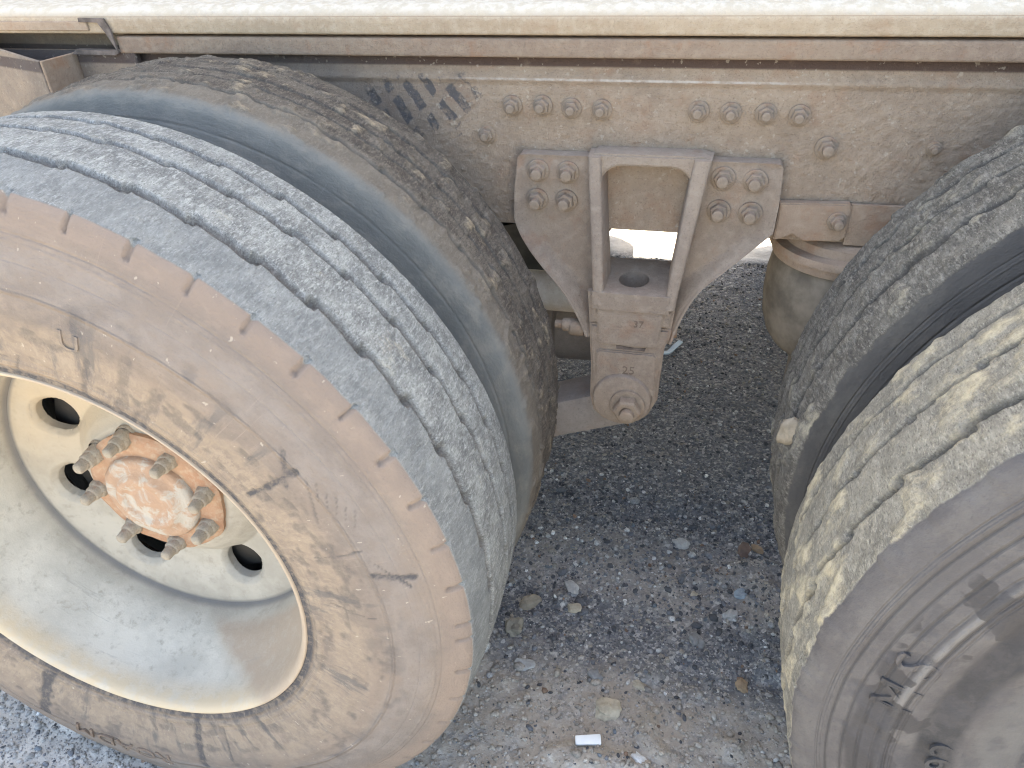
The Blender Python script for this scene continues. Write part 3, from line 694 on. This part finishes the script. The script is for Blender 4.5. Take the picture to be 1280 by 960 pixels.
# lower leg down to the pivot
bm = bmesh.new()
outline_solid(bm, [(-.169, .657), (-.027, .657), (-.032, .6005), (-.165, .6005)], .446, .462, .005)
outline_solid(bm, [(-.165, .600), (-.032, .600), (-.033, .585), (-.040, .565), (-.044, .50), (-.045, .46), (-.060, .425), (-.075, .410), (-.135, .408), (-.155, .425), (-.161, .455), (-.161, .52), (-.164, .570)], .446, .518, .004)
leg = finish(bm, 'pivot_leg'); roughen(leg, .0008, 25); autosmooth(link('pivot_leg', leg, TANB, br), 40)
bm = bmesh.new()
outline_solid(bm, [(-.150, .641), (-.047, .641), (-.045, .634), (-.050, .572), (-.056, .566), (-.144, .566), (-.149, .572), (-.153, .634)], .4405, .447, .0025)
outline_solid(bm, [(-.146, .554), (-.054, .554), (-.050, .548), (-.050, .47), (-.152, .47), (-.152, .548)], .4415, .447, .0025)
autosmooth(link('raised_panel', finish(bm, 'raised_panel'), TANB, br), 40)
# cast marks on the leg
def flat_text(s, x, z, size, y):
    cu = bpy.data.curves.new('cast_marks', 'FONT'); cu.body = s; cu.size = size; cu.extrude = .0007; cu.align_x = 'CENTER'; cu.resolution_u = 2
    t = bpy.data.objects.new('cast_marks', cu); C.objects.link(t); dg = bpy.context.evaluated_depsgraph_get(); me = bpy.data.meshes.new_from_object(t.evaluated_get(dg))
    bpy.data.objects.remove(t); bpy.data.curves.remove(cu)
    for v in me.vertices:
        u, q, d = v.co; v.co = (x + u, y - d, z + q)
    me.materials.clear(); return link('cast_marks', me, LET, br, smooth=False)
flat_text('37', -.084, .604, .017, .4402); flat_text('25', -.096, .512, .022, .4412)
bm = bmesh.new(); outline_solid(bm, [(-.118, .5575), (-.072, .5570), (-.070, .5630), (-.090, .5615), (-.119, .5645)], .4450, .4465)
link('rubbed_patch', finish(bm, 'rubbed_patch'), CASTD, br, smooth=False)
# pivot boss and its nut
bm = bmesh.new(); lathe(bm, [(.447, .0505), (.4375, .050), (.4345, .0485), (.4335, .045), (.4335, .001)], 56, c=(-.1045, 0, .4605))
o = autosmooth(link('pivot_boss', finish(bm, 'pivot_boss'), TANB, br), 40)
bm = bmesh.new()
lathe(bm, [(.434, .0300), (.4285, .0300), (.4275, .0285), (.4275, .018)], 36, c=(-.094, 0, .4545))
lathe(bm, [(.428, .0240), (.4135, .0240), (.4105, .0205), (.4105, .012)], 6, c=(-.093, 0, .452))
lathe(bm, [(.411, .0125), (.4015, .0120), (.4000, .0095), (.4000, .0005)], 20, c=(-.092, 0, .449))
lathe(bm, [(.434, .0065), (.4335, .0050), (.4345, .0005)], 12, c=(-.124, 0, .482))
autosmooth(link('pivot_nut', finish(bm, 'pivot_nut'), TANBOLT, br), 38)
for x, z in ((-.257, .836), (-.210, .835), (-.259, .790), (-.212, .790), (.022, .836), (.068, .834), (.021, .786), (.067, .785)): bolt(br, x, FY - .001, z, BM2, 1.0)
br_off = Vector((0, 0, 0))
# pinch bolt across the leg
bm = bmesh.new()
lathe(bm, [(-.176, .0135), (-.186, .0150), (-.198, .0150), (-.202, .0120)], 12, axis='X', c=(0, .470, .578), cap1=True)
lathe(bm, [(-.198, .0115), (-.213, .0112), (-.214, .0075), (-.226, .0070), (-.227, .0005)], 10, axis='X', c=(0, .470, .581))
me = finish(bm, 'pinch_bolt'); roughen(me, .0012, 60); autosmooth(link('pinch_bolt', me, TANBOLT, br), 38)
bm = bmesh.new()
lathe(bm, [(-.033, .0110), (-.024, .0110), (-.0225, .009), (-.0225, .0005)], 6, axis='X', c=(0, .468, .587))
autosmooth(link('bolt_head', finish(bm, 'bolt_head'), TANBOLT, br), 38)

# trailing arm from the pivot to the left axle, chamber and shock behind ----------
bm = bmesh.new(); box(bm, -.72, -.10, .480, .560, .352, .432, .008); bmesh.ops.subdivide_edges(bm, edges=[e for e in bm.edges if abs(e.verts[0].co.x - e.verts[1].co.x) > .3], cuts=10)
for v in bm.verts:
    v.co.z += max(v.co.x + .10, -.25) * .38 + .024
me = finish(bm, 'trailing_arm'); autosmooth(PM('trailing_arm', me, GREYARM), 35)
bm = bmesh.new(); lathe(bm, [(-.14, .02), (-.15, .05), (-.17, .068), (-.22, .072), (-.26, .072), (-.27, .06), (-.42, .06)], 28, True, True, axis='X', c=(0, .70, .450))
autosmooth(PM('brake_chamber', finish(bm, 'brake_chamber'), GREYARM), 35)
bm = bmesh.new(); lathe(bm, [(-.165, .015), (-.175, .032), (-.20, .036), (-.42, .036)], 24, True, True, axis='X', c=(0, .58, .585))
autosmooth(PM('shock_absorber', finish(bm, 'shock_absorber'), WHITE), 35)

# air spring and its mounting plate, right --------------------------------------------
ab = P('air_spring'); ab.location = -trailer.location
bm = bmesh.new(); outline_solid(bm, [(.108, .800), (.205, .803), (.2075, .799), (.2075, .752), (.200, .745), (.150, .742), (.133, .752), (.112, .742), (.106, .742)], .503, .517, .002)
box(bm, .2075, .40, .509, .515, .738, .801)
autosmooth(link('mounting_plate', finish(bm, 'mounting_plate'), PINK, ab), 40)
bolt(ab, .191, .502, .777, BM2, .8)
cx, cy = .232, .600
bm = bmesh.new(); lathe(bm, [(.737, .02), (.737, .085), (.728, .100), (.716, .104), (.714, .120), (.708, .1225), (.703, .1225), (.702, .117), (.694, .118), (.688, .1165), (.688, .02)], 72, axis='Z', c=(cx, cy, 0))
autosmooth(link('top_plate', finish(bm, 'top_plate'), PINK, ab), 35)
bm = bmesh.new(); lathe(bm, [(.690, .108), (.675, .115), (.650, .119), (.61, .120), (.575, .117), (.545, .108), (.525, .095), (.512, .080), (.505, .06), (.47, .058), (.42, .06), (.415, .01)], 64, axis='Z', c=(cx, cy, 0))
autosmooth(link('bellows', finish(bm, 'bellows'), BELLOWS, ab), 50)

# hanger box at the far left, by the top of the tyre -----------------------------------
hb = P('hanger_box'); hb.location = -trailer.location
def slab(name, pts_top, pts_bot, th, mat, parent):
    """plate between a top and a bottom edge, thickened away from the camera"""
    bm = bmesh.new(); a = [Vector(p) for p in pts_top]; b = [Vector(p) for p in pts_bot]
    nrm = (a[1] - a[0]).cross(b[0] - a[0]).normalized()
    if nrm.y < 0: nrm = -nrm
    q = [a[0], a[1], b[1], b[0]]; f = [bm.verts.new(v) for v in q]; g = [bm.verts.new(v + nrm * th) for v in q]
    bm.faces.new(f); bm.faces.new(g[::-1])
    for k in range(4): bm.faces.new((f[k], g[k], g[(k + 1) % 4], f[(k + 1) % 4]))
    bmesh.ops.recalc_face_normals(bm, faces=bm.faces); bmesh.ops.bevel(bm, geom=list(bm.edges), offset=.0012, segments=1, affect='EDGES')
    return link(name, finish(bm, name), mat, parent, smooth=False)
slab('side_plate', [(-1.42, .56, 1.035), (-1.050, .425, 1.001)], [(-1.42, .56, .78), (-1.050, .425, .78)], .005, TAN, hb)
slab('end_plate', [(-1.0495, .426, 1.001), (-1.052, .518, .999)], [(-1.0495, .426, .78), (-1.052, .518, .78)], .005, PINK, hb)
slab('face_plate', [(-1.046, .505, 1.0035), (-.930, .503, 1.003)], [(-1.046, .505, .86), (-.930, .503, .86)], .012, TAN, hb)
slab('back_plate', [(-1.45, .575, 1.034), (-.985, .560, 1.034)], [(-1.45, .575, .80), (-.985, .560, .80)], .006, TAN, hb)
slab('upper_strip', [(-1.6, .497, 1.0475), (-1.000, .497, 1.0475)], [(-1.6, .497, 1.0335), (-1.000, .497, 1.0335)], .010, PINK, hb)
bm = bmesh.new(); outline_solid(bm, [(-1.013, 1.047), (-.978, 1.046), (-.968, 1.030), (-.957, 1.005), (-.990, 1.004), (-1.035, 1.006), (-1.045, .998), (-.962, .997), (-.955, 1.0), (-.958, 1.035), (-.965, 1.052), (-1.012, 1.053)], .4955, .499)
link('gap_shade', finish(bm, 'gap_shade'), CASTD, hb, smooth=False)  # dark sheet standing in for the shaded gap in the corner

# ------------------------------------------------------------------ the ground
def spaced(a, b, step, far):
    core = np.arange(a, b, step); o = []; d = step
    p = b
    while p < far: p += d; d *= 1.35; o.append(p)
    q = []; d = step; p = a
    while p > -far: p -= d; d *= 1.35; q.append(p)
    return np.concatenate([q[::-1], core, o])
gx = spaced(-1.5, .9, .009, 400); gy = spaced(-.45, 2.5, .009, 400)
GX, GY = np.meshgrid(gx, gy, indexing='ij')
def gh(X, Y):
    u = (X + 2.0) / 4.0; v = (Y + 1.0) / 5.0; ins = (np.abs(X) < 1.99) & (Y > -.99) & (Y < 3.99)
    fade = sst(2.0, 1.6, np.abs(X)) * sst(-1.0, -.6, Y) * sst(3.9, 3.0, Y)
    u = np.clip(u, 0, .999); v = np.clip(v, 0, .999)
    rough = 1 - .65 * sst(.62, .78, Y)
    h = (fbm(u, v, 26, 32, 201, 3) - .5) * .012 * rough + (fbm(u, v, 150, 190, 205, 2) - .5) * .010 * rough
    clod = sst(.60, .80, fbm(u, v, 60, 76, 207, 3)) * .014 * rough
    rut = -.006 * np.exp(-((Y - .66 + .08 * X) / .05) ** 2) - .004 * np.exp(-((Y - .36) / .05) ** 2) + .004 * np.exp(-((Y - .52) / .06) ** 2)
    return np.where(ins, (h + clod + rut) * fade, 0) - .002
GZ = gh(GX, GY)
def mat_ground():
    M = Mat('crushed_asphalt_ground')
    n = M.noise(4, 6, .65); n2 = M.noise(22, 6, .7, off=4); v1 = M.voro(130, color=True); v2 = M.voro(260, color=True); d1 = M.voro(130); d2 = M.voro(260)
    s1 = M.nt.nodes.new('ShaderNodeSeparateColor'); M.put(s1.inputs[0], v1); a1 = V(M, s1.outputs[0]); b1 = V(M, s1.outputs[1])
    s2 = M.nt.nodes.new('ShaderNodeSeparateColor'); M.put(s2.inputs[0], v2); a2 = V(M, s2.outputs[0])
    col = M.mix(n.map(.4, .6), (.12, .124, .13), (.165, .163, .16))
    stone = M.ramp(a1, [(0, (.09, .097, .110)), (.40, (.17, .182, .200)), (.68, (.31, .31, .305)), (.86, (.38, .36, .32)), (1, (.65, .64, .62))])
    col = M.mix((1 - d1.map(.0035, .0052)) * a2.map(.2, .5, .5, 1) if False else b1.map(.42, .5), col, stone)
    stone2 = M.ramp(a2, [(0, (.08, .086, .097)), (.55, (.19, .20, .22)), (.85, (.33, .32, .30)), (1, (.62, .61, .59))])
    col = M.mix(.45, col, stone2)
    yy = M.y + (n - .5) * .35 + M.x * .05
    brown = (1 - yy.map(.17, .27)) * .85 + (yy.map(.33, .42) * (1 - yy.map(.50, .62))) * .45
    col = M.mix(brown * n2.map(.35, .6, .25, 1), col, M.mix(n2.map(.4, .6), (.56, .50, .42), (.40, .35, .29)))
    pale = M.y.map(2.0, 2.10)  # far ground paler to brighten its sunlit strip by colour
    col = M.mix(pale * .95, col, M.mix(n2.map(.4, .6), (.62, .58, .52), (.50, .47, .42)))
    col = M.mix((1 - M.x.map(-.80, -.62)) * (1 - M.y.map(.1, .4)) * .75, col, M.mix(n2.map(.4, .6), (.56, .535, .49), (.42, .405, .38)))  # lower left ground lightened, its brighter light painted into the colour
    h = (1 - d1 * 60).clamp() * b1 + (1 - d2 * 110).clamp() * .5 + n2
    return M.done(col, .88, h, .0075, 1.0)
gm = mesh_np('ground', np.stack([GX, GY, GZ], -1).reshape(-1, 3), grid_faces(len(gx), len(gy)))
tag(link('ground', gm, mat_ground()), 'dark crushed asphalt ground with brown dirt and scattered pebbles', kind='structure')

# loose gravel: one object, many pebbles
ico = bmesh.new(); bmesh.ops.create_icosphere(ico, subdivisions=1, radius=1.0)
IV = np.array([v.co[:] for v in ico.verts]); IF = np.array([[v.index for v in f.verts] for f in ico.faces]); ico.free()
def pebbles(name, n, region, rmin, rmax, seed, pal):
    g = np.random.default_rng(seed); x = []; y = []
    while len(x) < n:
        for (x0, x1, y0, y1, pr) in region:
            if g.random() < pr: x.append(g.uniform(x0, x1)); y.append(g.uniform(y0, y1))
    x = np.array(x[:n]); y = np.array(y[:n]); r = rmin * (rmax / rmin) ** (g.random(n) ** 3.2)
    sc = np.stack([r * g.uniform(.8, 1.5, n), r * g.uniform(.7, 1.2, n), r * g.uniform(.45, .85, n)], -1)
    a = g.uniform(0, 2 * PI, n); z = gh(x, y) + sc[:, 2] * g.uniform(.1, .55, n)
    V0 = IV[None] * (1 + (g.random((n, len(IV), 1)) - .5) * .55)
    P3 = V0 * sc[:, None, :]
    ca, sa = np.cos(a)[:, None], np.sin(a)[:, None]; X = P3[..., 0] * ca - P3[..., 1] * sa; Y = P3[..., 0] * sa + P3[..., 1] * ca
    co = np.stack([X + x[:, None], Y + y[:, None], P3[..., 2] + z[:, None]], -1).reshape(-1, 3)
    F = (IF[None] + (np.arange(n) * len(IV))[:, None, None]).reshape(-1, 3)
    me = mesh_np(name, co, F)
    cols = np.array([p[1] for p in pal]); pr = np.array([p[0] for p in pal]); pick = g.choice(len(pal), n, p=pr / pr.sum())
    cc = cols[pick] * g.uniform(.75, 1.25, (n, 1)); cc = np.clip(cc, 0, .9)
    wgt = sst(.30, .18, y + g.normal(0, .03, n))[:, None] * .75 * (g.random((n, 1)) < .85)
    cc = cc * (1 - wgt) + np.where((x > -.65)[:, None], np.array([(.50, .445, .375)]), np.array([(.46, .445, .42)])) * g.uniform(.7, 1.2, (n, 1)) * wgt
    ca_ = me.color_attributes.new('tint', 'FLOAT_COLOR', 'POINT')
    ca_.data.foreach_set('color', np.concatenate([np.repeat(cc, len(IV), 0), np.ones((n * len(IV), 1))], 1).astype(np.float32).ravel())
    return me
PAL = [(24, (.085, .09, .10)), (28, (.175, .185, .205)), (22, (.31, .31, .31)), (8, (.38, .35, .30)), (10.0, (.48, .48, .47)), (4.0, (.72, .72, .71)), (2, (.26, .17, .12)), (2, (.16, .19, .22))]
M = Mat('mixed_gravel'); PEB = M.done(M.mix(M.noise(260, 4, .6).map(.35, .65) * .4, M.attr('tint', True), (.06, .06, .06)), .85, M.noise(500, 3, .6), .001, .6)
reg = [(-.5, .38, -.12, .75, 1.0), (-.5, .38, .6, 2.02, .95), (-1.4, -.75, -.35, .02, .55), (-1.4, .9, -.4, 2.02, .18)]
tag(link('gravel', pebbles('gravel', 44000, reg, .0013, .0052, 31, PAL), PEB, smooth=False), 'loose mixed grey and tan pebbles strewn over the ground', 'gravel', kind='stuff')
reg2 = [(-.5, .38, -.12, .70, 1.0), (-1.4, -.75, -.35, .02, .25)]
tag(link('coarse_gravel', pebbles('coarse_gravel', 450, reg2, .0055, .0105, 37, PAL), PEB, smooth=False), 'coarser grey stones thick between the wheels', 'gravel', kind='stuff')

# single stones one can point at
def stone_mesh(name, r, sc, seed, sub=3, sharp=.30):
    bm = bmesh.new(); bmesh.ops.create_icosphere(bm, subdivisions=sub, radius=1)
    for v in bm.verts:
        n = v.co.normalized(); d = 1 + mnoise.noise(n * 1.3 + Vector((seed, 0, 0))) * sharp * 1.5 + mnoise.noise(n * 3.5 + Vector((0, seed, 0))) * sharp * .6
        k = max(abs(n.x), abs(n.y), abs(n.z)); d *= .75 + .25 / k * .8
        v.co = Vector((n.x * sc[0], n.y * sc[1], n.z * sc[2])) * d * r
    return finish(bm, name)
def stone_mat(name, c):
    M = Mat(name); n = M.noise(60, 6, .7); n2 = M.noise(320, 4, .6, off=3)
    return M.done(M.mix(n.map(.35, .65), tuple(v * .72 for v in c), c), .88, n2 + n, .0015, .8)
SM = {k: stone_mat(k + '_stone', c) for k, c in {'cream': (.50, .44, .34), 'white': (.80, .82, .82), 'grey': (.27, .27, .27), 'pale': (.46, .46, .45), 'orange': (.40, .29, .19), 'brown': (.20, .14, .115), 'blue': (.33, .40, .46), 'tan': (.36, .31, .24), 'olive': (.29, .265, .22)}.items()}
stones = [
 ('stone', 'cream', -.075, .148, .0200, (1.15, 1, .6), 'large cream angular stone in front, between the two outer tyres'),
 ('stone', 'brown', .157, .578, .0150, (1.3, .9, .6), 'reddish brown stone beside the right outer tyre'),
 ('stone', 'orange', .185, .590, .0105, (1.4, .9, .6), 'small orange pebble just right of the reddish brown stone'),
 ('clod', 'tan', -.262, .358, .0165, (1.5, .9, .7), 'tan clod of dirt lying against the left outer tyre'),
 ('stone', 'pale', -.183, .405, .0135, (1.4, .9, .6), 'pale grey oblong stone above the tan clod of dirt'),
 ('stone', 'cream', -.169, .356, .0110, (1.3, 1, .6), 'small cream stone just right of the tan clod of dirt'),
 ('stone', 'orange', .153, .247, .0105, (1.2, 1, .7), 'orange tan pebble low beside the right outer tyre'),
 ('stone', 'cream', -.024, .213, .0100, (1.6, .8, .5), 'long pale chip above and right of the large cream stone'),
 ('stone', 'blue', .150, .455, .0110, (1.1, 1, .6), 'bluish grey stone near the right outer tyre'),
 ('stone', 'grey', -.104, .212, .0120, (1.2, 1, .6), 'grey stone just above the large cream stone'),
 ('stone', 'pale', .024, .574, .0150, (1.3, 1, .7), 'pale grey stone in the middle of the gap behind the rut'),
 ('stone', 'olive', -.275, .284, .0170, (1.2, 1, .8), 'olive brown clod pressed against the tread of the left outer tyre'),
 ('stone', 'pale', -.238, .209, .0140, (1.5, .9, .6), 'light grey stone below the olive brown clod'),
 ('stone', 'cream', .061, .442, .0080, (1, 1, .7), 'small round cream pebble in the middle ground'),
 ('stone', 'white', -.009, .068, .0100, (1.5, .9, .5), 'small white stone at the bottom edge right of the white plastic chip'),
 ('stone', 'pale', .133, .405, .0120, (1.3, 1, .6), 'light grey stone below the bluish grey stone'),
 ('stone', 'grey', .070, .33, .0130, (1.2, 1, .7), 'mid grey stone between the orange tan pebble and the large cream stone'),
]
for i, (nm, c, x, y, r, sc, lab) in enumerate(stones):
    me = stone_mesh(nm, r, sc, i * 3.7 + 1); z = float(gh(np.array([x]), np.array([y]))[0]) + r * sc[2] * .35
    o = tag(link(nm, me, SM[c], None, (x, y, z)), lab, 'clod' if nm == 'clod' or 'clod' in lab else 'stone'); o.rotation_euler = (0, 0, i * 1.3)
    if 'clod' in lab: o.name = 'clod'
    autosmooth(o, 28)
# white plastic chip
bm = bmesh.new(); box(bm, -.0215, .0215, -.0085, .0085, -.003, .003, .0025)
for v in bm.verts: v.co.z += .002 * math.sin(v.co.x * 90); v.co.y *= 1 + v.co.x * 4
z = float(gh(np.array([-.097]), np.array([.081]))[0])
o = tag(autosmooth(link('plastic_chip', finish(bm, 'plastic_chip'), mat_simple('white_plastic', (.85, .88, .88), .4, 20, .06), None, (-.097, .081, z + .014)), 40), 'white oblong plastic chip lying on the gravel at the bottom', 'plastic piece'); o.rotation_euler = (R_(6), R_(4), R_(14))
# bluish bent strip under the trailer
bm = bmesh.new(); pts = [(-.03, 0), (-.012, .008), (.006, .012), (.020, .035), (.032, .070)]
outline_solid(bm, [(-.035, -.006), (.010, -.004), (.018, .006), (.030, .035), (.046, .075), (.034, .080), (.018, .044), (.004, .012), (-.034, .010)], -.002, .002)
for v in bm.verts: v.co = Vector((v.co.x, v.co.z, v.co.y + .004 * math.sin(v.co.x * 70)))
z = float(gh(np.array([-.06]), np.array([1.34]))[0])
o = tag(link('plastic_strip', finish(bm, 'plastic_strip'), mat_simple('pale_blue_plastic', (.42, .52, .60), .5, 20, .1), None, (-.068, 1.335, z + .010), smooth=False), 'bent pale blue plastic strip on the ground behind the bracket', 'plastic piece')
# mud lump stuck to the right inner tyre: lump of mud that would fall off on its own
me = stone_mesh('mud_lump', .016, (1.0, .55, 1.25), 5.5)
# placed on the tread of the right inner tyre near its left side
a = R_(172); rt = .533
tag(link('mud_lump', me, SM['tan'], None, (XR + rt * math.cos(a), YR + SP - .078, ZR + rt * math.sin(a))), 'tan lump of dried mud stuck on the right inner tyre', 'mud lump')
